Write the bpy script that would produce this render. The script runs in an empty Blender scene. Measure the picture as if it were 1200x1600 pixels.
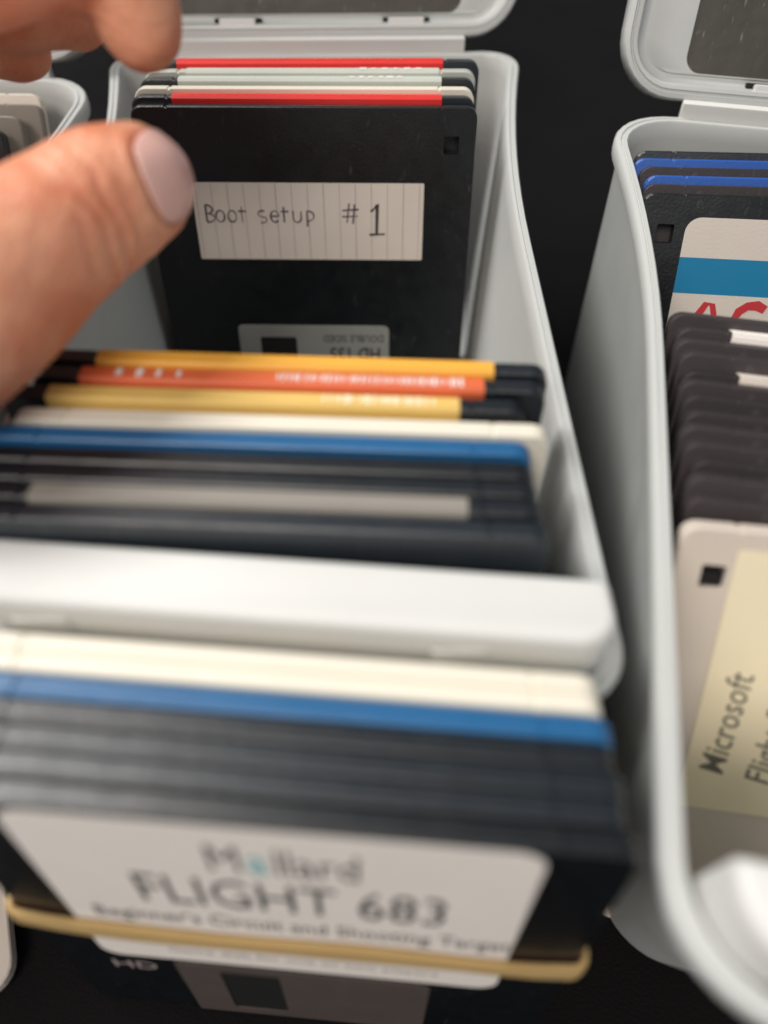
import bpy, bmesh, math, random
from mathutils import Vector, Matrix
from mathutils.bvhtree import BVHTree
random.seed(7)
S = 0.01                      # every length below is in centimetres
sc = bpy.context.scene
COL = sc.collection
R = math.radians

# ------------------------------------------------------------------ camera, light, exposure
CAM_P, CAM_Y, CAM_H, FPX = 54.0, -1.0, 18.8, 1155.0
cd = bpy.data.cameras.new('camera')
cam = bpy.data.objects.new('camera', cd); COL.objects.link(cam)
cam.location = (0, 0, CAM_H * S)
cam.rotation_euler = (R(90 - CAM_P), 0, R(CAM_Y))
cd.sensor_fit = 'HORIZONTAL'; cd.sensor_width = 24.0; cd.lens = FPX / 1200 * 24.0
cd.clip_start = 0.005; cd.clip_end = 20
cd.dof.use_dof = True; cd.dof.focus_distance = 0.178; cd.dof.aperture_fstop = 23.1 / 4.6
sc.camera = cam
w = bpy.data.worlds.new('World'); sc.world = w; w.use_nodes = True
bg = w.node_tree.nodes['Background']
bg.inputs[0].default_value = (0.80, 0.86, 0.92, 1); bg.inputs[1].default_value = 0.29
def area(name, loc, target, size, power, col):
    l = bpy.data.lights.new(name, 'AREA'); l.shape = 'RECTANGLE'; l.size, l.size_y = size
    l.energy = power; l.color = col
    o = bpy.data.objects.new(name, l); COL.objects.link(o)
    o.location = loc
    o.rotation_euler = (Vector(target) - Vector(loc)).to_track_quat('-Z', 'Y').to_euler()
area('ceiling_lamp', (-0.85, 0.75, 1.45), (0, 0.1, 0.08), (0.7, 0.6), 26.0, (1.0, 0.97, 0.93))
area('room_lamp', (-0.40, -0.75, 1.15), (0, 0.1, 0.08), (0.6, 0.5), 10.5, (1.0, 0.91, 0.83))
sc.view_settings.view_transform = 'Standard'; sc.view_settings.look = 'None'
sc.view_settings.exposure = 0.12; sc.view_settings.gamma = 1.0

_F = Vector((math.sin(R(-CAM_Y)) * math.cos(R(CAM_P)), math.cos(R(CAM_Y)) * math.cos(R(CAM_P)), -math.sin(R(CAM_P))))
_R = Vector((math.cos(R(CAM_Y)), math.sin(R(CAM_Y)), 0)); _U = _R.cross(_F)
def spot(px, py, d):          # a point read off the photograph at a given distance, in cm
    return Vector((0, 0, CAM_H)) + (_F + _R * ((px - 600) / FPX) - _U * ((py - 800) / FPX)) * d

# ------------------------------------------------------------------ materials
def mat(name, col, rough=0.45, bump=0.0, bscale=400, var=0.0, vscale=60, spec=0.5, metal=0.0, sss=0.0, ssc=None, trans=0.0, rnd=0.0, coat=0.0, dust=0.0):
    m = bpy.data.materials.new(name); m.use_nodes = True
    nt = m.node_tree; N = nt.nodes; L = nt.links; b = N['Principled BSDF']
    b.inputs['Roughness'].default_value = rough; b.inputs['Metallic'].default_value = metal
    b.inputs['Specular IOR Level'].default_value = spec
    b.inputs['Base Color'].default_value = (*col, 1)
    if coat: b.inputs['Coat Weight'].default_value = coat
    if trans: b.inputs['Transmission Weight'].default_value = trans
    if sss:
        b.inputs['Subsurface Weight'].default_value = sss
        b.inputs['Subsurface Radius'].default_value = ssc or (1, .3, .15)
        b.inputs['Subsurface Scale'].default_value = 0.005
    tc = N.new('ShaderNodeTexCoord')
    out = None
    if var or rnd or dust:
        n = N.new('ShaderNodeTexNoise'); n.inputs['Scale'].default_value = vscale; n.inputs['Detail'].default_value = 6
        L.new(tc.outputs['Object'], n.inputs['Vector'])
        mr = N.new('ShaderNodeMapRange'); mr.inputs['To Min'].default_value = 1 - var; mr.inputs['To Max'].default_value = 1 + var
        L.new(n.outputs['Fac'], mr.inputs['Value'])
        f = mr.outputs[0]
        if rnd:
            oi = N.new('ShaderNodeObjectInfo'); m2 = N.new('ShaderNodeMapRange')
            m2.inputs['To Min'].default_value = 1 - rnd; m2.inputs['To Max'].default_value = 1 + rnd
            L.new(oi.outputs['Random'], m2.inputs['Value'])
            mu = N.new('ShaderNodeMath'); mu.operation = 'MULTIPLY'; L.new(f, mu.inputs[0]); L.new(m2.outputs[0], mu.inputs[1]); f = mu.outputs[0]
        v = N.new('ShaderNodeVectorMath'); v.operation = 'SCALE'; v.inputs[0].default_value = col
        L.new(f, v.inputs['Scale']); out = v.outputs[0]
        if dust:                                   # fine light dust specks and scratches
            d = N.new('ShaderNodeTexNoise'); d.inputs['Scale'].default_value = 900; d.inputs['Detail'].default_value = 3
            mp = N.new('ShaderNodeMapping'); mp.inputs['Scale'].default_value = (1, 1, .25)
            L.new(tc.outputs['Object'], mp.inputs[0]); L.new(mp.outputs[0], d.inputs['Vector'])
            r = N.new('ShaderNodeMapRange'); r.inputs['From Min'].default_value = .66; r.inputs['From Max'].default_value = .8
            r.inputs['To Max'].default_value = dust; L.new(d.outputs['Fac'], r.inputs['Value'])
            mx = N.new('ShaderNodeMix'); mx.data_type = 'RGBA'; mx.inputs[7].default_value = (.5, .5, .48, 1)
            L.new(r.outputs[0], mx.inputs[0]); L.new(out, mx.inputs[6]); out = mx.outputs[2]
        L.new(out, b.inputs['Base Color'])
    if var:
        rr = N.new('ShaderNodeMapRange'); rr.inputs['To Min'].default_value = max(0, rough - .12); rr.inputs['To Max'].default_value = min(1, rough + .12)
        nn = N.new('ShaderNodeTexNoise'); nn.inputs['Scale'].default_value = vscale * 2.3; nn.inputs['Detail'].default_value = 5
        L.new(tc.outputs['Object'], nn.inputs['Vector']); L.new(nn.outputs['Fac'], rr.inputs['Value']); L.new(rr.outputs[0], b.inputs['Roughness'])
    if bump:
        n2 = N.new('ShaderNodeTexNoise'); n2.inputs['Scale'].default_value = bscale; n2.inputs['Detail'].default_value = 4
        L.new(tc.outputs['Object'], n2.inputs['Vector'])
        bp = N.new('ShaderNodeBump'); bp.inputs['Strength'].default_value = bump; bp.inputs['Distance'].default_value = 0.0005
        L.new(n2.outputs['Fac'], bp.inputs['Height']); L.new(bp.outputs[0], b.inputs['Normal'])
    return m
M = {}
M['box'] = mat('grey_white_plastic', (.55, .565, .55), .38, .05, 900, .08, 28, dust=.22)
M['cream_lip'] = mat('white_plastic', (.70, .70, .675), .5, .04, 900, .04, 50, dust=.1)
M['black'] = mat('black_plastic', (.008, .0115, .016), .36, .12, 1400, .3, 90, rnd=.6, dust=.08, spec=.65)
M['charcoal'] = mat('charcoal_plastic', (.032, .025, .026), .55, .12, 1400, .2, 70, rnd=.3, dust=.10)
M['beige'] = mat('beige_plastic', (.66, .58, .50), .5, .08, 1200, .05, 60)
M['cream'] = mat('cream_plastic', (.80, .75, .63), .42, .08, 1200, .04, 60)
M['blue'] = mat('blue_plastic', (.015, .12, .29), .38, .1, 1200, .15, 60)
M['royal'] = mat('royal_blue_plastic', (.02, .10, .42), .38, .1, 1200, .15, 60)
M['taupe'] = mat('taupe_plastic', (.20, .17, .14), .5, .1, 1200, .1, 60)
M['greywhite'] = mat('pale_grey_plastic', (.52, .54, .48), .4, .08, 1200, .06, 60)
M['paper'] = mat('cream_paper', (.70, .63, .56), .75, .1, 1500, .04, 120)
M['paper_white'] = mat('white_paper', (.92, .86, .80), .7, .1, 1500, .03, 90)
M['paper_grey'] = mat('grey_green_paper', (.55, .58, .52), .7, .08, 1500, .05, 90)
M['paper_taupe'] = mat('taupe_paper', (.27, .25, .22), .7, .08, 1500, .06, 90)
M['paper_yellow'] = mat('pale_yellow_paper', (.90, .79, .56), .75, .1, 1500, .06, 70)
M['paper_gold'] = mat('gold_paper', (.75, .50, .14), .6, .05, 1500, .06, 90)
M['orange'] = mat('orange_paper', (.85, .42, .05), .55, .05, 1500, .06, 90)
M['redorange'] = mat('red_orange_paper', (.72, .14, .045), .55, .05, 1500, .08, 90)
M['red'] = mat('red_paper', (.75, .025, .02), .5, .05, 1500, .1, 90)
M['cyan'] = mat('blue_print', (.0, .20, .40), .6, .05, 1500, .04, 60)
M['metal'] = mat('brushed_metal', (.46, .47, .44), .40, .15, 600, .08, 80, metal=.5)
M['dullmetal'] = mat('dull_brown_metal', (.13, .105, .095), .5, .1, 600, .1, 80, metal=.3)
M['hole'] = mat('dark_recess', (.004, .004, .004), .8)
M['ink'] = mat('black_ink', (.05, .045, .05), .7)
M['pen'] = mat('violet_pen_ink', (.10, .06, .10), .7)
M['faint'] = mat('faint_pencil_ink', (.40, .33, .33), .8)
M['scrawl'] = mat('grey_green_ink', (.17, .16, .13), .8)
M['rule'] = mat('grey_ruling', (.40, .36, .34), .8)
M['redpen'] = mat('red_felt_pen', (.55, .03, .04), .6)
M['teal'] = mat('teal_print', (.22, .55, .55), .7)
M['white'] = mat('white_print', (.8, .76, .72), .6)
M['band'] = mat('tan_rubber', (.60, .40, .17), .55, .1, 900, .1, 90, sss=.3)
M['skin'] = mat('skin', (.56, .29, .19), .48, .0, 300, .0, 30, sss=.6, ssc=(1, .32, .16))
M['nail'] = mat('fingernail', (.88, .52, .45), .34, .05, 600, .08, 120, spec=.45, coat=.25)
M['cloth'] = mat('black_cloth', (.0085, .0078, .008), .9, .8, 1500, .35, 18, spec=.08)
M['smoke'] = mat('smoky_window_plastic', (.060, .054, .042), .5, .25, 260, .6, 60, trans=.08, dust=.7)
def skin_detail():
    m = M['skin']; nt = m.node_tree; N = nt.nodes; L = nt.links; b = N['Principled BSDF']
    tc = N.new('ShaderNodeTexCoord')
    n1 = N.new('ShaderNodeTexNoise'); n1.inputs['Scale'].default_value = 70; n1.inputs['Detail'].default_value = 5
    L.new(tc.outputs['Object'], n1.inputs['Vector'])
    cr = N.new('ShaderNodeValToRGB'); e = cr.color_ramp.elements
    e[0].position = .40; e[0].color = (.74, .26, .14, 1); e[1].position = .60; e[1].color = (.87, .42, .26, 1)
    L.new(n1.outputs['Fac'], cr.inputs[0]); L.new(cr.outputs[0], b.inputs['Base Color'])
    mp = N.new('ShaderNodeMapping'); mp.inputs['Rotation'].default_value = (0.3, 0.2, R(-32)); mp.inputs['Scale'].default_value = (1, .28, 1)
    L.new(tc.outputs['Object'], mp.inputs[0])
    n2 = N.new('ShaderNodeTexNoise'); n2.inputs['Scale'].default_value = 420; n2.inputs['Detail'].default_value = 5; n2.inputs['Distortion'].default_value = .6
    L.new(mp.outputs[0], n2.inputs['Vector'])
    n3 = N.new('ShaderNodeTexVoronoi'); n3.inputs['Scale'].default_value = 1500; L.new(tc.outputs['Object'], n3.inputs['Vector'])
    ad = N.new('ShaderNodeMath'); ad.operation = 'MULTIPLY_ADD'; ad.inputs[1].default_value = .25
    L.new(n3.outputs['Distance'], ad.inputs[0]); L.new(n2.outputs['Fac'], ad.inputs[2])
    bp = N.new('ShaderNodeBump'); bp.inputs['Strength'].default_value = .9; bp.inputs['Distance'].default_value = .0006
    L.new(ad.outputs[0], bp.inputs['Height']); L.new(bp.outputs[0], b.inputs['Normal'])
skin_detail()

# ------------------------------------------------------------------ object helpers
def link(name, me, parent=None, mats=(), smooth=False):
    o = bpy.data.objects.new(name, me); COL.objects.link(o)
    if mats and not me.materials:
        for m in mats: me.materials.append(M[m])
    if parent is not None: o.parent = parent
    if smooth:
        for p in me.polygons: p.use_smooth = True
    return o
def mesh(name, verts, faces, fm=None):
    me = bpy.data.meshes.new(name)
    me.from_pydata([(a * S, b * S, c * S) for a, b, c in verts], [], faces)
    if fm:
        for p, i in zip(me.polygons, fm): p.material_index = i
    me.validate(); me.update()
    return me
def bm_mesh(name, bm):
    me = bpy.data.meshes.new(name); bmesh.ops.recalc_face_normals(bm, faces=bm.faces); bm.to_mesh(me); bm.free(); return me
def thing(name, label, cat, loc=(0, 0, 0), rot=(0, 0, 0), group=None):
    o = bpy.data.objects.new(name, None); COL.objects.link(o); o.empty_display_size = .01
    o.location = [v * S for v in loc]; o.rotation_euler = rot
    o['label'] = label; o['category'] = cat
    if group: o['group'] = group
    return o
def autosmooth(o, ang=35):
    me = o.data
    me.polygons.foreach_set('use_smooth', [True] * len(me.polygons))
    try: me.set_sharp_from_angle(angle=R(ang))
    except Exception: pass
    return o
def box_mesh(x0, x1, y0, y1, z0, z1, bev=0.0):
    bm = bmesh.new()
    bmesh.ops.create_cube(bm, size=1)
    for v in bm.verts:
        v.co = Vector(((x0 + x1) / 2 + v.co.x * (x1 - x0), (y0 + y1) / 2 + v.co.y * (y1 - y0), (z0 + z1) / 2 + v.co.z * (z1 - z0))) * S
    if bev: bmesh.ops.bevel(bm, geom=bm.edges[:], offset=bev * S, segments=2, affect='EDGES', profile=.6)
    return bm_mesh('box', bm)
def rrect(x0, x1, z0, z1, r, n=5):
    pts = []
    rs = r if isinstance(r, (list, tuple)) else [r] * 4      # bl, br, tr, tl
    for (cx, cz, a0, q) in ((x0, z0, 180, 0), (x1, z0, 270, 1), (x1, z1, 0, 2), (x0, z1, 90, 3)):
        rr = rs[q]; ccx = cx + (rr if cx == x0 else -rr); ccz = cz + (rr if cz == z0 else -rr)
        if rr == 0: pts.append((cx, cz)); continue
        for k in range(n + 1):
            a = R(a0 + 90 * k / n); pts.append((ccx + rr * math.cos(a), ccz + rr * math.sin(a)))
    return pts

# ------------------------------------------------------------------ floppy disks
DW, DH, DT = 9.0, 9.4, 0.33
def slab(outer, holes, t, ins=.032, seam=True, inset_fn=None):
    """flat plate in XZ with thickness t in Y, chamfered rim, a seam groove and real holes"""
    bm = bmesh.new()
    cx = sum(p[0] for p in outer) / len(outer); cz = sum(p[1] for p in outer) / len(outer)
    w_ = max(p[0] for p in outer) - min(p[0] for p in outer); h_ = max(p[1] for p in outer) - min(p[1] for p in outer)
    mx = (max(p[0] for p in outer) + min(p[0] for p in outer)) / 2; mz = (max(p[1] for p in outer) + min(p[1] for p in outer)) / 2
    def loop(pts, y, i):
        kx = 1 - 2 * i / w_; kz = 1 - 2 * i / h_
        return [bm.verts.new(((mx + (x - mx) * kx) * S, y * S, (mz + (z - mz) * kz) * S)) for x, z in pts]
    if seam: levels = [(-t / 2, ins), (-t / 2 + ins, 0), (-.02, 0), (-.012, .02), (.012, .02), (.02, 0), (t / 2 - ins, 0), (t / 2, ins)]
    else: levels = [(-t / 2, ins), (-t / 2 + ins, 0), (t / 2 - ins, 0), (t / 2, ins)]
    L_ = [loop(outer, y, i) for y, i in levels]
    for a, b in zip(L_, L_[1:]):
        for k in range(len(a)):
            bm.faces.new((a[k], a[(k + 1) % len(a)], b[(k + 1) % len(a)], b[k]))
    hl = []
    for h in holes:
        a = [bm.verts.new((x * S, -t / 2 * S, z * S)) for x, z in h]; b = [bm.verts.new((x * S, t / 2 * S, z * S)) for x, z in h]
        for k in range(len(a)): bm.faces.new((a[k], b[k], b[(k + 1) % len(a)], a[(k + 1) % len(a)]))
        hl.append((a, b))
    for side in (0, 1):
        edges = []
        rings = [L_[0] if side == 0 else L_[-1]] + [h[side] for h in hl]
        for ring in rings:
            for k in range(len(ring)):
                e = bm.edges.get((ring[k], ring[(k + 1) % len(ring)])) or bm.edges.new((ring[k], ring[(k + 1) % len(ring)]))
                edges.append(e)
        bmesh.ops.triangle_fill(bm, use_beauty=True, use_dissolve=False, edges=edges)
    return bm_mesh('disk_shell', bm)
def shell_outline():
    p = rrect(-DW / 2, DW / 2, 0, DH, [.18, .55, .28, .28], 5)
    # grooves of the label recess on the top edge
    top = [(3.62, DH), (3.60, DH - .03), (3.55, DH - .03), (3.53, DH), (-3.53, DH), (-3.55, DH - .03), (-3.60, DH - .03), (-3.62, DH)]
    i = max(k for k, q in enumerate(p) if q[0] > 4 and q[1] > 9.3)
    return p[:i + 1] + top + p[i + 1:]
HOLE = lambda s: rrect(s * 3.86 - .2, s * 3.86 + .2, 8.28, 8.72, .03, 1)
SHELL_ME = {}
def shell(matname, hole=0):
    k = (matname, hole)
    if k not in SHELL_ME:
        me = slab(shell_outline(), [HOLE(hole)] if hole else [], DT, {'cream': .02, 'charcoal': .016}.get(matname, .032), matname not in ('cream', 'charcoal')); me.materials.append(M[matname]); SHELL_ME[k] = me
    return SHELL_ME[k]
def label_sheet(x0, x1, front, back, mats, bands=None, rc=.22, fz=None):
    """paper label folded over the top edge (front > 0, back > 0) or, with fz=(z0, z1), stuck flat on the front"""
    e = .012; y = -(DT / 2 + e)
    path = []                                     # (y, z, side inset, band index)
    if fz:
        z0, z1 = fz
        n = 6
        zs = [z0 + rc * (1 - math.cos(k / n * math.pi / 2)) for k in range(n + 1)] + [z1 - rc * (1 - math.cos(k / n * math.pi / 2)) for k in range(n, -1, -1)]
        def ins(z):
            d = min(z - z0, z1 - z)
            return 0 if d >= rc else rc - math.sqrt(max(0, rc * rc - (rc - d) ** 2))
        if bands: zs = sorted(set(zs + [b for b in bands if z0 < b < z1]))
        path = [(y, z, ins(z)) for z in zs]
    else:
        z0 = DH - front; n = 6
        zs = [z0 + rc * (1 - math.cos(k / n * math.pi / 2)) for k in range(n + 1)]
        if bands: zs = sorted(set(zs + [b for b in bands if b > z0 + rc]))
        for z in zs:
            d = z - z0; path.append((y, z, 0 if d >= rc else rc - math.sqrt(max(0, rc * rc - (rc - d) ** 2))))
        path += [(y, DH - .05, 0), (-(DT / 2 - .035), DH + e, 0), (DT / 2 - .035, DH + e, 0), (-y, DH - .05, 0), (-y, DH - back, 0)]
    V = []; F = []; fm = []
    for (py, pz, i) in path: V += [(x0 + i, py, pz), (x1 - i, py, pz)]
    for k in range(len(path) - 1):
        a = 2 * k; F.append((a, a + 1, a + 3, a + 2))
        zc = (path[k][1] + path[k + 1][1]) / 2
        mi = 0
        if bands:
            for bi, bz in enumerate(bands):
                if zc > bz: mi = bi + 1
        fm.append(min(mi, len(mats) - 1))
    me = mesh('label', V, F, fm)
    for m in mats: me.materials.append(M[m])
    return me
def put_label(root, x0, x1, front, back, mats, bands=None, rc=.22, fz=None, lab=None):
    o = link('paper_label', label_sheet(x0, x1, front, back, mats, bands, rc, fz), root)
    md = o.modifiers.new('thickness', 'SOLIDIFY'); md.thickness = .01 * S; md.offset = 1
    if lab: o['label'] = lab
    return o
def strokes(parent, lines, wd, m, y, name='lettering', depth=.004, plane='xz'):
    """hand-drawn strokes: each a polyline of (x, z) ribbons, lying on the face at y"""
    V = []; F = []
    for ln in lines:
        pts = ln if not isinstance(ln, tuple) else ln[1]; ww = wd if not isinstance(ln, tuple) else ln[0]
        base = len(V)
        for k, (x, z) in enumerate(pts):
            a = pts[max(0, k - 1)]; b = pts[min(len(pts) - 1, k + 1)]
            dx, dz = b[0] - a[0], b[1] - a[1]; l = math.hypot(dx, dz) or 1
            wj = ww * (1 + .35 * math.sin(x * 9 + z * 13)) / 2; nx, nz = -dz / l * wj, dx / l * wj
            if plane == 'xz': V += [(x + nx, y, z + nz), (x - nx, y, z - nz)]
            else: V += [(x + nx, z + nz, y), (x - nx, z - nz, y)]
        for k in range(len(pts) - 1):
            a = base + 2 * k; F.append((a, a + 1, a + 3, a + 2))
    o = link(name, mesh(name, V, F), parent, (m,))
    md = o.modifiers.new('thickness', 'SOLIDIFY'); md.thickness = depth * S; md.offset = 0
    return o
def arc(cx, cz, rx, rz, a0, a1, n=10):
    return [(cx + rx * math.cos(R(a0 + (a1 - a0) * k / n)), cz + rz * math.sin(R(a0 + (a1 - a0) * k / n))) for k in range(n + 1)]
def text(parent, body, size, loc, m, name='lettering', rot=(R(90), 0, 0), sx=1.0, sy=1.0, bold=0.0, shear=0.0, align='LEFT'):
    cu = bpy.data.curves.new(name, 'FONT'); cu.body = body; cu.size = size * S; cu.extrude = .002 * S
    cu.align_x = align; cu.offset = bold * S; cu.shear = shear; cu.resolution_u = 2
    t = bpy.data.objects.new(name, cu); COL.objects.link(t)
    dg = bpy.context.evaluated_depsgraph_get(); dg.update()
    me = bpy.data.meshes.new_from_object(t.evaluated_get(dg), depsgraph=dg)
    bpy.data.objects.remove(t)
    me.materials.clear(); me.materials.append(M[m])
    o = link(name, me, parent)
    o.location = [v * S for v in loc]; o.rotation_euler = rot; o.scale = (sx, sy, 1)
    return o
def bars(parent, x0, x1, n, y, m='white', zt=DH + .028, hw=.11, name='lettering', wmin=.02, wmax=.05):
    """small printed letters along the top edge of a disk, legible only as ticks"""
    V = []; F = []
    for k in range(n):
        x = x0 + (x1 - x0) * (k + .5) / n + random.uniform(-.02, .02); a = random.uniform(wmin, wmax); h = hw * random.uniform(.6, 1)
        b = len(V); V += [(x - a, y - h, zt), (x + a, y - h, zt), (x + a, y + h, zt), (x - a, y + h, zt)]; F.append((b, b + 1, b + 2, b + 3))
    o = link(name, mesh(name, V, F), parent, (m,))
    md = o.modifiers.new('thickness', 'SOLIDIFY'); md.thickness = .004 * S; md.offset = 1
    return o
def disk(label, right, ytop, ztop_base, lean, yaw, matname='black', hole=0, group=None, roll=0):
    """right/ytop: world x and y (front face, top edge) of the right end; the disk rests on z = ztop_base"""
    l = R(lean)
    bx = Matrix.Rotation(R(yaw), 3, 'Z')
    top = Vector((right, ytop, 0)) + bx @ Vector((-DW / 2, DT / 2, 0))
    bot = top - bx @ Vector((0, DH * math.sin(l), 0)); 
    loc = (bot.x, bot.y, ztop_base + DT / 2 * math.sin(l))
    t = thing('floppy_disk', label, 'floppy disk', loc, (0, 0, 0), group)
    t.rotation_euler = (Matrix.Rotation(R(yaw), 3, 'Z') @ Matrix.Rotation(-l, 3, 'X') @ Matrix.Rotation(R(roll), 3, 'Y')).to_euler()
    t.location += (bx @ Vector((-DH * math.sin(R(roll)), 0, DW / 2 * abs(math.sin(R(roll)))))) * S
    o = link('shell', shell(matname, hole), t)
    return t
def shutter(t, m='metal', x0=-2.45, x1=2.15, h=3.5, wx=(-1.75, -.62)):
    g = .02; y = DT / 2 + g
    outer = rrect(x0, x1, -.03, h, [.03, .03, .18, .12], 3)
    win = rrect(wx[0], wx[1], .35, h - .38, .05, 1)
    for s in (-1,):
        me = slab(outer, [win], .03, .006, False)
        me.materials.append(M[m])
        o = link('shutter', me, t); o.location = (0, s * y * S, 0)
    o2 = link('window_recess', box_mesh(wx[0] - .1, wx[1] + .1, -DT / 2 - .004, -DT / 2 + .01, .3, h - .2), o, ('hole',)); o2.location = (0, y * S, 0)
    return o

# ------------------------------------------------------------------ storage boxes
def storage_box(label, loc, yaw, hw=5.45, flare=.95, length=20.5, shear=0.0, zr=8.4, group='grey white floppy disk boxes', lid_tilt=25, panel_gap=.35, draft=.6, lip_r=.75, rad=1.6):
    """local frame: x = 0 centre line, y = 0 outer front edge, +y to the hinge"""
    t = thing('storage_box', label, 'storage box', loc, (0, 0, R(yaw)), group)
    def P(u, v, inset, z, rad):
        pass
    def outline(inset, rad, n=8, extra=0.0):
        # rounded rectangle in (x, y), inset from the outer rim, then flared at the back and skewed at the front
        x1 = hw - inset; y0 = inset; y1 = length - inset; r = max(.15, rad - inset * .8)
        pts = rrect(-x1, x1, y0, y1, r, n)
        out = []
        # add points along the long sides so that the flare curves
        dense = []
        for k in range(len(pts)):
            a = pts[k]; b = pts[(k + 1) % len(pts)]
            m_ = max(1, int(math.dist(a, b) / .9))
            for q in range(m_): dense.append((a[0] + (b[0] - a[0]) * q / m_, a[1] + (b[1] - a[1]) * q / m_))
        for x, y in dense:
            v = y / length
            fl = flare * max(0, (v - .55) / .45) ** 2
            xx = x * (1 + fl / hw)
            ex = extra * max(0, 1 - v / .25) ** 1.3
            xx = xx * (1 - ex / hw)
            out.append((xx, y + ex * .9 - shear * (1 - v) * x, v))
        return out
    EXTRA = {0: 2.3, 1: 2.2, 2: 1.8, 16: 1.4, 17: 1.8}
    def zrim(v): return zr + .25 * max(0, (v - .6) / .4) ** 2
    levels = [  # (inset, z as fraction flag)
        (draft + .2, lambda v: .02), (draft, lambda v: .10), (draft - .08, lambda v: .35), (.16, lambda v: zrim(v) - .62), (.14, lambda v: zrim(v) - .50),
        (.02, lambda v: zrim(v) - .42), (0, lambda v: zrim(v) - .30), (0, lambda v: zrim(v) - .06), (.04, lambda v: zrim(v)),
        (.13, lambda v: zrim(v) + .01), (.150, lambda v: zrim(v) - .03), (.175, lambda v: zrim(v) - .03), (.19, lambda v: zrim(v) + .02),
        (.26, lambda v: zrim(v) + .02), (.29, lambda v: zrim(v) - .02), (.36, lambda v: zrim(v) - .4), (draft + .1, lambda v: .55), (draft + .22, lambda v: .40)]
    V = []; F = []; n = None
    for li, (ins, zf) in enumerate(levels):
        o = outline(ins, rad, 8, EXTRA.get(li, 0))
        if n is None: n = len(o)
        if len(o) != n:                                   # resample to the same count
            o2 = []
            for k in range(n):
                f = k * len(o) / n; i = int(f); g = f - i; a = o[i % len(o)]; b = o[(i + 1) % len(o)]
                o2.append(tuple(a[j] + (b[j] - a[j]) * g for j in range(3)))
            o = o2
        V += [(x, y, zf(v)) for x, y, v in o]
    for l in range(len(levels) - 1):
        for k in range(n):
            a = l * n + k; b = l * n + (k + 1) % n; F.append((a, b, b + n, a + n))
    c0 = len(V); V.append((0, length / 2, .02)); V.append((0, length / 2, .40))
    for k in range(n): F.append((c0, (k + 1) % n, k))
    last = (len(levels) - 1) * n
    for k in range(n): F.append((c0 + 1, last + k, last + (k + 1) % n))
    body = link('box_body', mesh('box_body', V, F), t, ('box',)); autosmooth(body, 40)
    # raised lip across the front, inside the rim
    g = panel_gap
    pr = rrect(-hw + g, hw - g, .42, 1.6, [lip_r, lip_r, .12, .12], 8)
    V = []; F = []; m_ = len(pr)
    lv = [(-.0, zr - 1.2), (.02, zr + .78), (.05, zr + .90), (.10, zr + .96), (.16, zr + .98)]
    for ins, z in lv:
        for x, y in pr:
            kx = 1 - ins / (hw - g); yc = 1.01; ky = 1 - ins / .59
            V.append((x * kx, yc + (y - yc) * ky - shear * x * kx, z))
    for l in range(len(lv) - 1):
        for k in range(m_):
            a = l * m_ + k; b = l * m_ + (k + 1) % m_; F.append((a, b, b + m_, a + m_))
    F.append(tuple((len(lv) - 1) * m_ + k for k in range(m_)))
    F.append(tuple(reversed(range(m_))))
    lip = link('front_lip', mesh('front_lip', V, F), t, ('cream_lip',)); autosmooth(lip, 50)
    for xa in (-3.75, 2.45):
        b_ = link('latch_tab', box_mesh(xa, xa + .82, .36, .43, zr + .2, zr + .62, .02), lip, ('cream_lip',))
        b_.location.y = -shear * (xa + .4) * S
    # hinge strip and lid
    hy = length + .05
    strip = link('hinge_strip', box_mesh(-4.6, 4.6, hy - .12, hy + .22, zr - .35, zr + .62, .05), t, ('cream_lip',)); autosmooth(strip)
    lid = bpy.data.objects.new('lid', None)
    # tray of the lid: local x across, z up along the lid, -y towards the opening
    LW, LH = hw + flare - .15, 17.0
    rads = [1.5] * 4
    def lo(ins, r):
        rr = max(.14, r - ins * 1.15)
        zi = ins if ins < .62 else .62 + (ins - .62) * .12
        xi = ins if ins < .62 else .62 + (ins - .62) * 3.4
        return rrect(-LW + xi, LW - xi, zi, LH - zi, rr, 8)
    wl = [(.18, .80), (0, .55), (0, -.32), (.05, -.40), (.16, -.42), (.19, -.36), (.22, -.36), (.25, -.41), (.34, -.40), (.38, -.32), (.44, .02), (.55, .10), (.62, .10), (.66, .04), (.95, .03)]
    V = []; F = []
    for ins, y in wl: 
        for x, z in lo(ins, 1.5): V.append((x, y, z))
    m_ = len(lo(0, 1.5))
    for l in range(len(wl) - 1):
        for k in range(m_):
            a = l * m_ + k; b = l * m_ + (k + 1) % m_; F.append((a, b, b + m_, a + m_))
    # window frame: the last loop closes onto the back loop
    V += [(x, .26, z) for x, z in lo(.95, 1.5)]
    V += [(x, .26, z) for x, z in lo(.7, 1.5)]
    a0 = (len(wl) - 1) * m_
    for k in range(m_):
        k2 = (k + 1) % m_
        F.append((a0 + k, a0 + k2, a0 + m_ + k2, a0 + m_ + k))
    for k in range(m_):                                    # outer back face ring
        k2 = (k + 1) % m_
        F.append((k2, k, a0 + m_ + k, a0 + m_ + k2))
    lidme = mesh('lid', V[:a0 + 2 * m_], F)
    lid = link('lid', lidme, t, ('box',)); autosmooth(lid, 40)
    lid.location = (0, (hy + .45) * S, (zr + .42) * S); lid.rotation_euler = (R(-lid_tilt), 0, 0)
    pane_o = lo(.93, 1.5)
    pn = link('lid_window', slab(pane_o, [], .1, .01, False), lid, ('smoke',)); pn.location = (0, .14 * S, 0)
    for xa in (-2.9, 2.25):
        k1 = link('hinge_tab', box_mesh(xa, xa + 1.1, -.37, .07, .22, .52, .04), lid, ('cream_lip',))
        k2 = link('hinge_slot', box_mesh(xa - .16, xa + 1.26, -.18, .10, .42, .54), lid, ('hole',))
    return t

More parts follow.
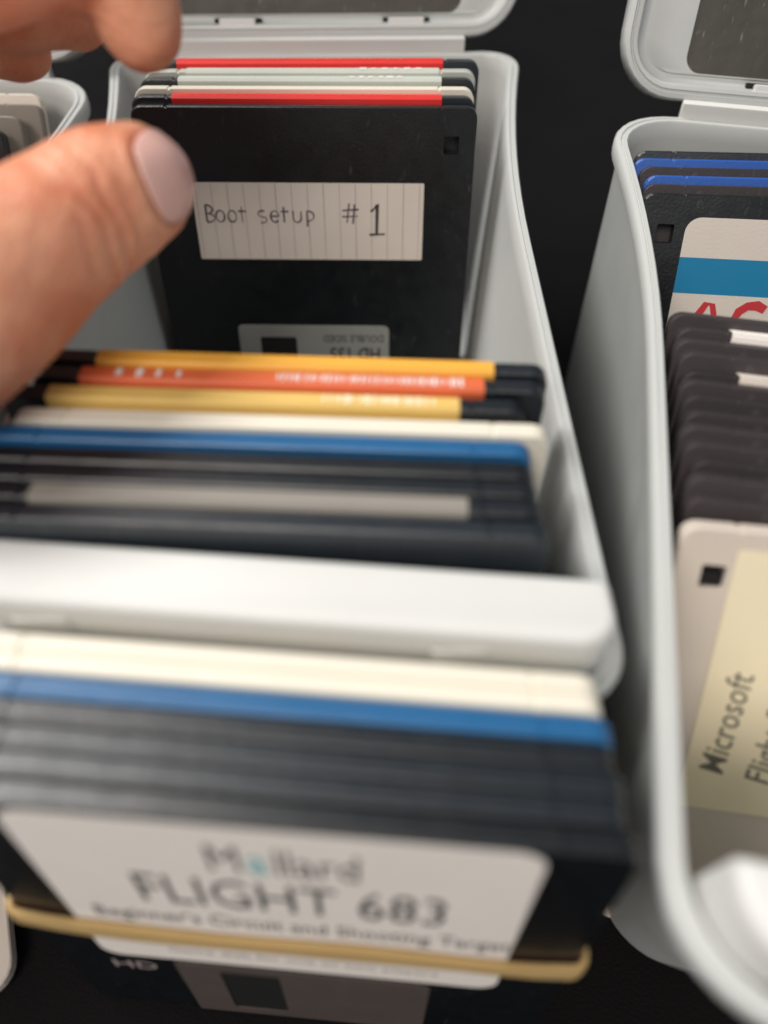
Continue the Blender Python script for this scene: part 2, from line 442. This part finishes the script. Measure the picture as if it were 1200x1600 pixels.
# ---- table
def ground():
    n = 60; V = []; F = []
    rnd = random.Random(3)
    def h(x, y):
        return -.02 - .16 * (1 - math.cos(x * .35 + math.sin(y * .22) * 1.6)) * .5 - .10 * (1 + math.sin(y * .31 + x * .17)) * .5
    for j in range(n * 2 + 1):
        for i in range(n * 2 + 1):
            x = (i / n - 1) * 75; y = (j / n - 1) * 75 + 25
            V.append((x, y, h(x, y)))
    W = 2 * n + 1
    for j in range(2 * n):
        for i in range(2 * n): a = j * W + i; F.append((a, a + 1, a + 1 + W, a + W))
    o = link('tabletop_cloth', mesh('cloth', V, F), None, ('cloth',), True)
    o['kind'] = 'structure'
ground()

# ---- boxes
B1 = storage_box('open grey white floppy box in the middle that the hand reaches over', (-1.68, 4.52, 0), 0, shear=.10, rad=1.0, panel_gap=.3, lip_r=.6)
B2 = storage_box('open grey white floppy box at the right with a beige disk at its front', (0, 0, 0), -12, flare=1.15, zr=8.8, length=20.3, panel_gap=.5, draft=.42, lip_r=.95)
c12 = Matrix.Rotation(R(-12), 3, 'Z')
p2 = Vector((3.17, .30, 0)) + c12 @ Vector((5.45, 0, 0)); B2.location = p2 * S
B3 = storage_box('grey white floppy box at the far left, mostly hidden behind the hand', (-14.8, 3.2, 0), -2, flare=.75, group='grey white floppy disk boxes')

# ---- back group in the middle box
G1 = 'floppy disks at the back of the middle box'
FL = .40
def strip_disk(label, right, y, lean, yaw, shellm, lab_right, m, group, base=FL, front=1.6, lab_w=7.05, back=1.6):
    d = disk(label, right, y, base, lean, yaw, shellm, 0, group)
    x1 = DW / 2 - (right - lab_right)
    put_label(d, x1 - lab_w, x1, front, back, [m])
    return d
d = disk('black floppy disk facing the viewer with a ruled label in handwriting', 2.76, 19.48, FL, 15, -1.6, 'black', 1, G1)
lb = put_label(d, -3.2, 3.18, 0, 0, ['paper'], None, .04, (DH - 3.95, DH - 1.85))
yl = -(DT / 2 + .026)
strokes(lb, [[(-3.1 + .44 * k, DH - 1.87), (-3.1 + .44 * k, DH - 3.93)] for k in range(15)], .016, 'rule', yl, 'ruling')
zb = DH - 2.9
def hw_text(x, z, s):                                     # handwritten word 'Boot setup' and '#'
    L_ = []
    def add(*pl): L_.extend(pl)
    # B
    add([(x, z), (x, z + .5 * s)], arc(x, z + .37 * s, .2 * s, .13 * s, 90, -90), arc(x, z + .12 * s, .25 * s, .13 * s, 90, -90)); x += .42 * s
    add(arc(x, z + .17 * s, .13 * s, .17 * s, 0, 360, 12)); x += .36 * s
    add(arc(x, z + .17 * s, .13 * s, .17 * s, 0, 360, 12)); x += .3 * s
    add([(x, z), (x, z + .45 * s)], [(x - .1 * s, z + .32 * s), (x + .14 * s, z + .32 * s)]); x += .62 * s
    add(arc(x, z + .25 * s, .13 * s, .09 * s, 60, 270, 6) + arc(x, z + .07 * s, .13 * s, .09 * s, 90, -120, 6)); x += .38 * s
    add([(x - .12 * s, z + .18 * s), (x + .12 * s, z + .18 * s)] + arc(x, z + .17 * s, .13 * s, .17 * s, 10, 320, 10)); x += .28 * s
    add([(x, z), (x, z + .45 * s)], [(x - .1 * s, z + .32 * s), (x + .14 * s, z + .32 * s)]); x += .28 * s
    add([(x, z + .34 * s), (x, z + .1 * s)] + arc(x + .12 * s, z + .12 * s, .12 * s, .12 * s, 180, 360, 6) + [(x + .24 * s, z + .34 * s)]); x += .42 * s
    add([(x, z - .12 * s), (x, z + .34 * s)], arc(x + .02 * s, z + .19 * s, .19 * s, .15 * s, 90, -90, 8)); 
    return L_
strokes(lb, hw_text(-2.88, zb, .92), .038, 'pen', yl - .004)
strokes(lb, [[(1.05, zb), (1.12, zb + .52)], [(1.22, zb - .03), (1.27, zb + .5)], [(.93, zb + .33), (1.38, zb + .36)], [(.92, zb + .16), (1.36, zb + .18)]], .036, 'pen', yl - .004)
strokes(lb, [(.075, [(1.72, zb + .30), (1.9, zb + .5), (1.88, zb - .32)]), (.055, [(1.68, zb - .33), (2.12, zb - .31)])], .06, 'ink', yl - .004)
sh = shutter(d, 'metal', -2.4, 2.25, 3.4)
text(sh, 'DOUBLE SIDED', .34, (2.1, -.02, 3.1), 'ink', rot=(R(90), R(180), 0), sx=.82)
text(sh, 'HD 135', .62, (2.0, -.02, 2.66), 'ink', rot=(R(90), R(180), 0), sx=.8, bold=.01)
# the slim ones behind
r2 = strip_disk('black floppy disk with a red label strip right behind the front black one', 2.72, 19.92, 14, -1.6, 'black', 1.85, 'red', G1)
bars(r2.children[1], -3.0, 3.0, 26, 0, 'redorange', hw=.06)
d = disk('cream floppy disk between two others at the back of the middle box', 2.74, 20.36, FL, 13.5, -1.4, 'cream', 0, G1)
d = strip_disk('black floppy disk with a pale grey label strip behind the cream disk', 2.80, 20.86, 13, -1.2, 'black', 1.9, 'paper_grey', G1)
bars(d.children[1], 1.1, 2.6, 6, 0, 'white', hw=.14, wmin=.06, wmax=.1)
d = disk('pale grey floppy disk behind the pale labelled one in the middle box', 2.86, 21.32, FL, 12.5, -1.0, 'greywhite', 0, G1)
put_label(d, -3.35, 3.5, 1.6, 1.6, ['paper_grey'])
bars(d.children[1], 1.3, 3.1, 6, 0, 'white', hw=.13, wmin=.06, wmax=.1)
d = strip_disk('black floppy disk with a bright red label strip against the back wall', 3.0, 21.8, 11, -.8, 'black', 2.0, 'red', G1, lab_w=7.3)
bars(d.children[1], -2.6, 2.4, 30, 0, 'redorange', hw=.07)

# ---- front group in the middle box
G2 = 'floppy disks at the front of the middle box'
YW = -3.6
def mid(label, right, yr, shellm, **k): return disk(label, right, yr, FL, 6, YW, shellm, 0, G2)
d = strip_disk('black floppy disk with an orange yellow label strip, rearmost of the front group', 3.05, 9.45, 6, YW, 'black', 2.09, 'orange', G2)
d = strip_disk('black floppy disk with a red orange label strip and white print', 2.95, 9.02, 6, YW, 'black', 1.88, 'redorange', G2)
lt = d.children[1]
bars(lt, -.2, 3.1, 34, 0, 'white', hw=.12, wmin=.014, wmax=.028); bars(lt, -3.1, -1.7, 4, 0, 'white', hw=.12, wmin=.03, wmax=.06)
d = strip_disk('black floppy disk with a pale gold label strip just behind the white disk', 2.55, 8.56, 6, YW, 'black', 1.42, 'paper_gold', G2)
bars(d.children[1], 1.0, 3.0, 16, 0, 'paper_yellow', hw=.12)
d = mid('white cream floppy disk with a rounded corner next to the blue one', 2.86, 8.00, 'cream')
d = mid('bright blue floppy disk in front of the cream one inside the middle box', 2.52, 7.62, 'blue')
d = mid('plain black floppy disk touching the front of the blue disk inside the box', 2.50, 7.17, 'black')
d = mid('plain black floppy disk between its black twin and the taupe labelled disk', 2.52, 6.80, 'black')
d = strip_disk('black floppy disk with a taupe grey label strip in the middle box', 2.54, 6.43, 6, YW, 'black', 1.38, 'paper_taupe', G2, lab_w=6.75)
d = mid('black floppy disk at the very front of the middle box against its lip', 2.60, 6.02, 'black')

# ---- banded stack in front of the box
G3 = 'floppy disks in the stack held by the rubber band'
YF = -5.6; LF = 10
def fr(label, right, yr, shellm): return disk(label, right, yr, 0.0, LF, YF, shellm, 0, G3)
d = fr('cream floppy disk at the back of the banded stack against the box', 3.00, 3.80, 'cream'); d.scale.y = .85
d = fr('cream floppy disk touching the blue one in the banded stack', 3.01, 3.515, 'cream'); d.scale.y = .85
d = fr('blue floppy disk in the banded stack in front of the cream disks', 3.08, 3.17, 'blue')
d = fr('black floppy disk touching the blue disk in the banded stack', 3.04, 2.82, 'black')
d = fr('black floppy disk in the middle of the four black ones of the banded stack', 3.10, 2.47, 'black')
d = fr('black floppy disk directly behind the labelled front one in the banded stack', 3.05, 2.13, 'black')
FD = fr('black floppy disk with a large printed game label, front of the banded stack', 3.14, 1.76, 'black')
lb = put_label(FD, -3.55, 3.40, 0, 0, ['paper_white'], None, .38, (DH - 6.0, DH - .1))
yl = -(DT / 2 + .026)
text(lb, 'M', 1.2, (-1.0, yl, DH - 1.5), 'ink', sx=.56)
text(lb, 'a', 1.2, (-.43, yl, DH - 1.5), 'teal', bold=.014, sx=.56)
text(lb, 'llard', 1.2, (-.08, yl, DH - 1.5), 'ink', sx=.56)
text(lb, 'FLIGHT 683', 1.55, (-2.25, yl, DH - 2.95), 'ink', sx=.59)
text(lb, "Beginner's Circuit and Shooting Target", .66, (-3.15, yl, DH - 3.85), 'ink', sx=.63)
text(lb, 'Game disk for one or two players', .34, (-2.3, yl, DH - 5.5), 'rule')
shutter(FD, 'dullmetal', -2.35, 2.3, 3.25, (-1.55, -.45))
text(FD, 'HD', .6, (-3.6, -DT / 2 - .01, 2.55), 'faint')
# rubber band round the stack
def rubber_band():
    t = thing('rubber_band', 'tan rubber band stretched around the banded stack of floppy disks', 'rubber band')
    zc = DH - 4.45; hx = DW / 2 + .10; y0 = -DT / 2 - .10; y1 = 2.32 + DT / 2 + .12
    pts = rrect(-hx, hx, y0, y1, .16, 5); P2 = []
    for k in range(len(pts)):
        a = pts[k]; b = pts[(k + 1) % len(pts)]; m_ = max(1, int(math.dist(a, b) / .5))
        for q in range(m_): P2.append((a[0] + (b[0] - a[0]) * q / m_, a[1] + (b[1] - a[1]) * q / m_))
    sec = [(-.045, -.27), (.035, -.27), (.06, -.14), (.06, .14), (.035, .27), (-.045, .27)]
    V = []; F = []; n = len(P2)
    for k, (x, y) in enumerate(P2):
        a = P2[k - 1]; b = P2[(k + 1) % n]; dx, dy = b[0] - a[0], b[1] - a[1]; l = math.hypot(dx, dy); nx, ny = dy / l, -dx / l
        zz = zc + .05 * math.sin(x * .9) + (.32 * (x / hx) ** 8) - .02 * x
        for (o_, h_) in sec: V.append((x + nx * o_, y + ny * o_, zz + h_ * (1 + .1 * math.sin(x * 1.7))))
    q = len(sec)
    for k in range(n):
        for j in range(q):
            a = k * q + j; b = k * q + (j + 1) % q; c = ((k + 1) % n) * q + (j + 1) % q; e = ((k + 1) % n) * q + j; F.append((a, b, c, e))
    me = mesh('band', V, F); me.materials.append(M['band'])
    o = link('band', me, t); autosmooth(o, 60)
    t.location = FD.location.copy(); t.rotation_euler = FD.rotation_euler.copy()
rubber_band()

# ---- right box
def b2disk(label, lx, ly, lean, shellm, hole=0, group=None, yaw=-12, roll=0):
    """lx, ly: left end of the front top edge in box-2 axes from its front left corner"""
    p = Vector((3.46, .33, 0)) + c12 @ Vector((lx, ly, 0))
    p = p + Matrix.Rotation(R(yaw), 3, 'Z') @ Vector((DW, 0, 0))
    return disk(label, p.x, p.y, FL, lean, yaw, shellm, hole, group, roll)
G4 = 'floppy disks at the back of the right box'
def loc2(x, y):
    dx, dy = x - 3.46, y - .33
    return dx * .978 - dy * .208, dx * .208 + dy * .978
for i, (x, y, m, lb_) in enumerate([(6.85, 18.75, 'black', 'black floppy disk, rearmost in the right box against its back wall'),
        (6.72, 18.38, 'royal', 'dull blue floppy disk, the rear one of two blue in the right box'),
        (6.80, 17.98, 'charcoal', 'charcoal floppy disk between the two blue disks in the right box'),
        (6.84, 17.58, 'royal', 'royal blue floppy disk, the front one of two blue in the right box'),
        (6.70, 17.18, 'charcoal', 'charcoal floppy disk in front of the two blue disks in the right box')]):
    lx, ly = loc2(x, y); b2disk(lb_, lx, ly, 28, m, 0, G4, -12, -4)
lx, ly = loc2(6.56, 16.66)
d = b2disk('black floppy disk with a blue banded label and red handwriting', lx, ly, 27, 'black', -1, G4, -12, -3.6)
lb = put_label(d, -3.4, 3.55, 0, 0, ['paper', 'cyan', 'paper'], [DH - 2.28, DH - 1.42], .35, (DH - 5.6, DH - .5), None)
zz = DH - 3.12; q_ = 1.25
strokes(lb, [[(-2.95, zz - .2), (-2.55, zz + .62), (-2.4, zz + .6), (-2.15, zz - .15)], [(-2.75, zz + .12), (-2.25, zz + .12)],
             arc(-1.4, zz + .22, .42, .42, 50, 300, 8), [(-.75, zz - .2), (-.3, zz + .62), (.0, zz - .1), (.3, zz + .64), (.6, zz - .2)],
             arc(1.2, zz + .2, .38, .42, 0, 360, 12), [(1.9, zz - .2), (1.9, zz + .6), (2.5, zz - .2), (2.5, zz + .6)]], .2, 'redpen', yl)
G5 = 'charcoal floppy disks packed in the middle of the right box'
ORD = ['', 'first', 'second', 'third', 'fourth', 'fifth', 'sixth', 'seventh', 'eighth']
names = {1: 'charcoal floppy disk with a wide cream label strip in the right box', 4: 'charcoal floppy disk with a dimmer cream label strip in the right box'}
for k in range(13):
    f = k / 12; x = 6.16 + (5.36 - 6.16) * f; y = 12.15 + (7.55 - 12.15) * f
    lx, ly = loc2(x, y)
    nm = names.get(k) or ('charcoal floppy disk, %s in front of the wide cream strip in the right box' % ORD[k - 1] if 1 < k < 4 else 'charcoal floppy disk, rearmost of the packed ones, behind the wide cream strip' if k == 0 else 'charcoal floppy disk, %s behind the beige disk in the right box' % ORD[13 - k])
    d = b2disk(nm, lx + random.uniform(-.02, .16), ly + random.uniform(-.03, .03), 28 + 2 * f + random.uniform(-1.2, .8), 'charcoal', 0, G5, -11 - random.uniform(0, .8))
    if k in names: put_label(d, -3.45, 3.5, 1.4, 1.4, ['paper_white' if k == 1 else 'paper'])
lx, ly = loc2(5.12, 7.08)
d = b2disk('beige floppy disk with a pale yellow handwritten label, front of the right box', lx, ly, 30, 'beige', -1, 'floppy disks at the front of the right box', -11.5, -3.5)
lb = put_label(d, -3.55, 3.45, 0, 0, ['paper_yellow'], None, .08, (DH - 5.95, DH - .35))
link('write_tab', box_mesh(-4.06, -3.66, -.06, .0, 8.28, 8.56), d, ('hole',))
text(lb, 'Microsoft', .66, (-2.85, yl, DH - 5.1), 'scrawl', rot=(R(90), R(-88), 0), sx=.9, bold=.004, shear=.2)
text(lb, 'Flight Sim', .66, (-2.0, yl, DH - 5.2), 'scrawl', rot=(R(90), R(-88), 0), sx=.9, bold=.004, shear=.2)

# ---- left box contents
G6 = 'floppy disks in the far left box'
for (xr, y, m, lb_) in [(-9.5, 22.3, 'beige', 'beige floppy disk, rearmost in the far left box below the fingers'),
                        (-9.35, 21.7, 'taupe', 'taupe floppy disk between two others in the far left box below the fingers'),
                        (-9.7, 21.0, 'taupe', 'dim taupe floppy disk behind the black labelled one in the far left box')]:
    d = disk(lb_, xr, y, FL, 30, -2, m, 0, G6)
d = disk('black floppy disk with a pale label, frontmost in the far left box', -10.0, 20.3, FL, 30, -2, 'black', 0, G6)
put_label(d, -3.4, 3.3, 3.5, 1, ['paper_white']); 
strokes(d.children[1], [[(1.2 + .3 * k, DH - .5), (1.2 + .3 * k, DH - 1.2)] for k in range(7)], .08, 'ink', yl)

# ---- loose beige disk, bottom left
t = thing('floppy_disk', 'beige floppy disk lying on the black cloth at the lower left corner', 'floppy disk', (-12.0, -.3, .2), (R(-88), 0, R(20)))
link('shell', shell('beige'), t)

# ------------------------------------------------------------------ the hand
def hand():
    t = thing('person', "person's left hand reaching in from the left, thumb and fingers spread over the boxes", 'person')
    bm = bmesh.new()
    def ball(c, r, sc_=None):
        m_ = Matrix.Translation(Vector(c) * S)
        bmesh.ops.create_icosphere(bm, subdivisions=3, radius=r * S, matrix=m_)
    def chain(pts):
        for (a, ra), (b, rb) in zip(pts, pts[1:]):
            n = max(2, int((a - b).length / .18))
            for k in range(n + 1):
                f = k / n; ball(a.lerp(b, f), ra + (rb - ra) * f)
    sp = spot
    thumb = [(sp(229, 286, 12.75), .82), (sp(205, 292, 12.6), 1.02), (sp(165, 312, 12.3), 1.14), (sp(115, 345, 12.0), 1.15), (sp(50, 392, 11.6), 1.24), (sp(-40, 450, 11.3), 1.5), (sp(-150, 500, 11.1), 1.8), (sp(-330, 540, 11.4), 2.0)]
    index = [(sp(222, 46, 13.1), .70), (sp(213, 22, 13.0), .80), (sp(195, -30, 12.7), .86), (sp(140, -80, 12.4), .95), (sp(75, -95, 12.0), 1.05), (sp(0, -90, 11.6), 1.1), (sp(-120, -60, 11.4), 1.15), (sp(-260, 20, 11.6), 1.3)]
    middle = [(sp(42, 84, 15.3), .50), (sp(25, 78, 15.2), .62), (sp(-40, 50, 14.6), .76), (sp(-110, 0, 13.9), .86), (sp(-190, -40, 13.0), .95), (sp(-300, 60, 12.4), 1.25)]
    ring = [(sp(-60, 130, 16.4), .6), (sp(-130, 90, 15.8), .74), (sp(-210, 50, 14.9), .84), (sp(-300, 60, 13.9), .95), (sp(-390, 150, 13.2), 1.2)]
    pinky = [(sp(-150, 190, 16.8), .52), (sp(-210, 150, 16.2), .64), (sp(-290, 130, 15.4), .72), (sp(-400, 210, 14.2), 1.1)]
    web = [(sp(120, 30, 15.0), .60), (sp(95, 0, 14.6), .85), (sp(20, 0, 14.2), .9), (sp(-80, -20, 13.6), .95), (sp(-190, -40, 13.0), 1.0)]
    for c in (web, thumb, index, middle, ring, pinky): chain(c)
    # palm and wrist
    K = [sp(-260, 20, 11.6), sp(-300, 60, 12.4), sp(-390, 150, 13.2), sp(-400, 210, 14.2)]
    Wc = sp(-640, 460, 13.0); Fo = sp(-1300, 900, 13.5)
    for k in K: chain([(k, 1.2), (Wc.lerp(k, .3), 1.6), (Wc, 2.0)])
    chain([(sp(-330, 540, 11.4), 1.9), (Wc, 2.1)]); chain([(sp(-330, 540, 11.4), 1.6), (K[0], 1.2)]); chain([(sp(-330, 540, 11.4).lerp(K[1], .5), 1.6), (Wc, 1.9)])
    chain([(Wc, 2.25), (Wc.lerp(Fo, .5), 2.4), (Fo, 2.9)])
    me = bpy.data.meshes.new('hand'); bm.to_mesh(me); bm.free()
    o = link('body', me, t)
    r = o.modifiers.new('r', 'REMESH'); r.mode = 'VOXEL'; r.voxel_size = .0007; r.use_smooth_shade = True
    s = o.modifiers.new('s', 'SMOOTH'); s.factor = .5; s.iterations = 20
    dg = bpy.context.evaluated_depsgraph_get(); dg.update()
    me2 = bpy.data.meshes.new_from_object(o.evaluated_get(dg), depsgraph=dg)
    o.modifiers.clear(); o.data = me2; me2.materials.clear(); me2.materials.append(M['skin'])
    # nail: local frame on the thumb
    C_ = sp(212, 288, 12.6)
    ax = (sp(262, 268, 13.0) - sp(150, 312, 12.3)).normalized()
    toc = (Vector((0, 0, CAM_H)) - C_).normalized()
    n_ = (toc + _R * .50 + _U * .06); n_ = (n_ - ax * n_.dot(ax) * .45).normalized()
    b_ = n_.cross(ax).normalized(); a_ = b_.cross(n_).normalized()
    # press a shallow nail bed into the skin and raise folds around it
    NC = C_ + a_ * .28 + n_ * .0
    HWN, HLN = .74, .66
    def q(v):
        d_ = v - NC; return d_.dot(b_) / HWN, d_.dot(a_) / HLN, d_.dot(n_)
    for v in me2.vertices:
        p = v.co / S; u, l, h = q(p)
        if h > .1:
            rr = (abs(u) ** 2.6 + abs(l) ** 2.6) ** (1 / 2.6)
            if rr < 1.0: p = p - n_ * .035
            elif rr < 1.35 and l < .8: p = p + n_ * .05 * math.sin((rr - 1) / .35 * math.pi)
            v.co = p * S
    A0, A1 = sp(229, 286, 12.75), sp(50, 392, 11.6); AX = (A0 - A1).normalized(); ln = (A0 - A1).length
    for v in me2.vertices:
        p = v.co / S; dl = p - A1; sv = dl.dot(AX)
        if -.6 < sv < ln and (dl - AX * sv).length < 2.0:
            rad_ = (dl - AX * sv); side = rad_.dot(b_); f = max(0, rad_.normalized().dot(n_))
            d_ = 0
            for k_, s0 in enumerate((.35, .62, .85, 1.08, 1.28, 1.55)):
                w_ = sv - s0 - .10 * math.sin(side * 2.1 + k_ * 1.7) - .04 * math.sin(side * 6 + k_)
                d_ -= (.05 if k_ in (1, 3) else .03) * math.exp(-(w_ / .055) ** 2)
            d_ += .03 * math.exp(-((sv - .95) / .4) ** 2) 
            v.co = (p + rad_.normalized() * d_ * min(1, f * 2)) * S
    bv = BVHTree.FromPolygons([v.co.copy() for v in me2.vertices], [p.vertices[:] for p in me2.polygons])
    V = []; F = []; nu, nv = 24, 20
    for j in range(nv + 1):
        for i in range(nu + 1):
            a = i / nu * 2 - 1; b = j / nv * 2 - 1
            # square to squircle
            u = a * math.sqrt(1 - b * b * .42); l = b * math.sqrt(1 - a * a * .42)
            org = NC + b_ * (u * HWN * .97) + a_ * (l * HLN * .97) + n_ * 2.5
            hit, nn, ii, dd = bv.ray_cast(org * S, -n_)
            pt = (hit / S) if hit else org - n_ * 2.5
            e = 1 - max(abs(a), abs(b)) ** 4
            V.append(tuple(pt + n_ * (.012 + .03 * e)))
    for j in range(nv):
        for i in range(nu): a = j * (nu + 1) + i; F.append((a, a + 1, a + nu + 2, a + nu + 1))
    nl = link('thumbnail', mesh('nail', V, F), o, ('nail',), True)
    md = nl.modifiers.new('s', 'SMOOTH'); md.factor = .5; md.iterations = 4
    md = nl.modifiers.new('thickness', 'SOLIDIFY'); md.thickness = .03 * S; md.offset = -1
hand()
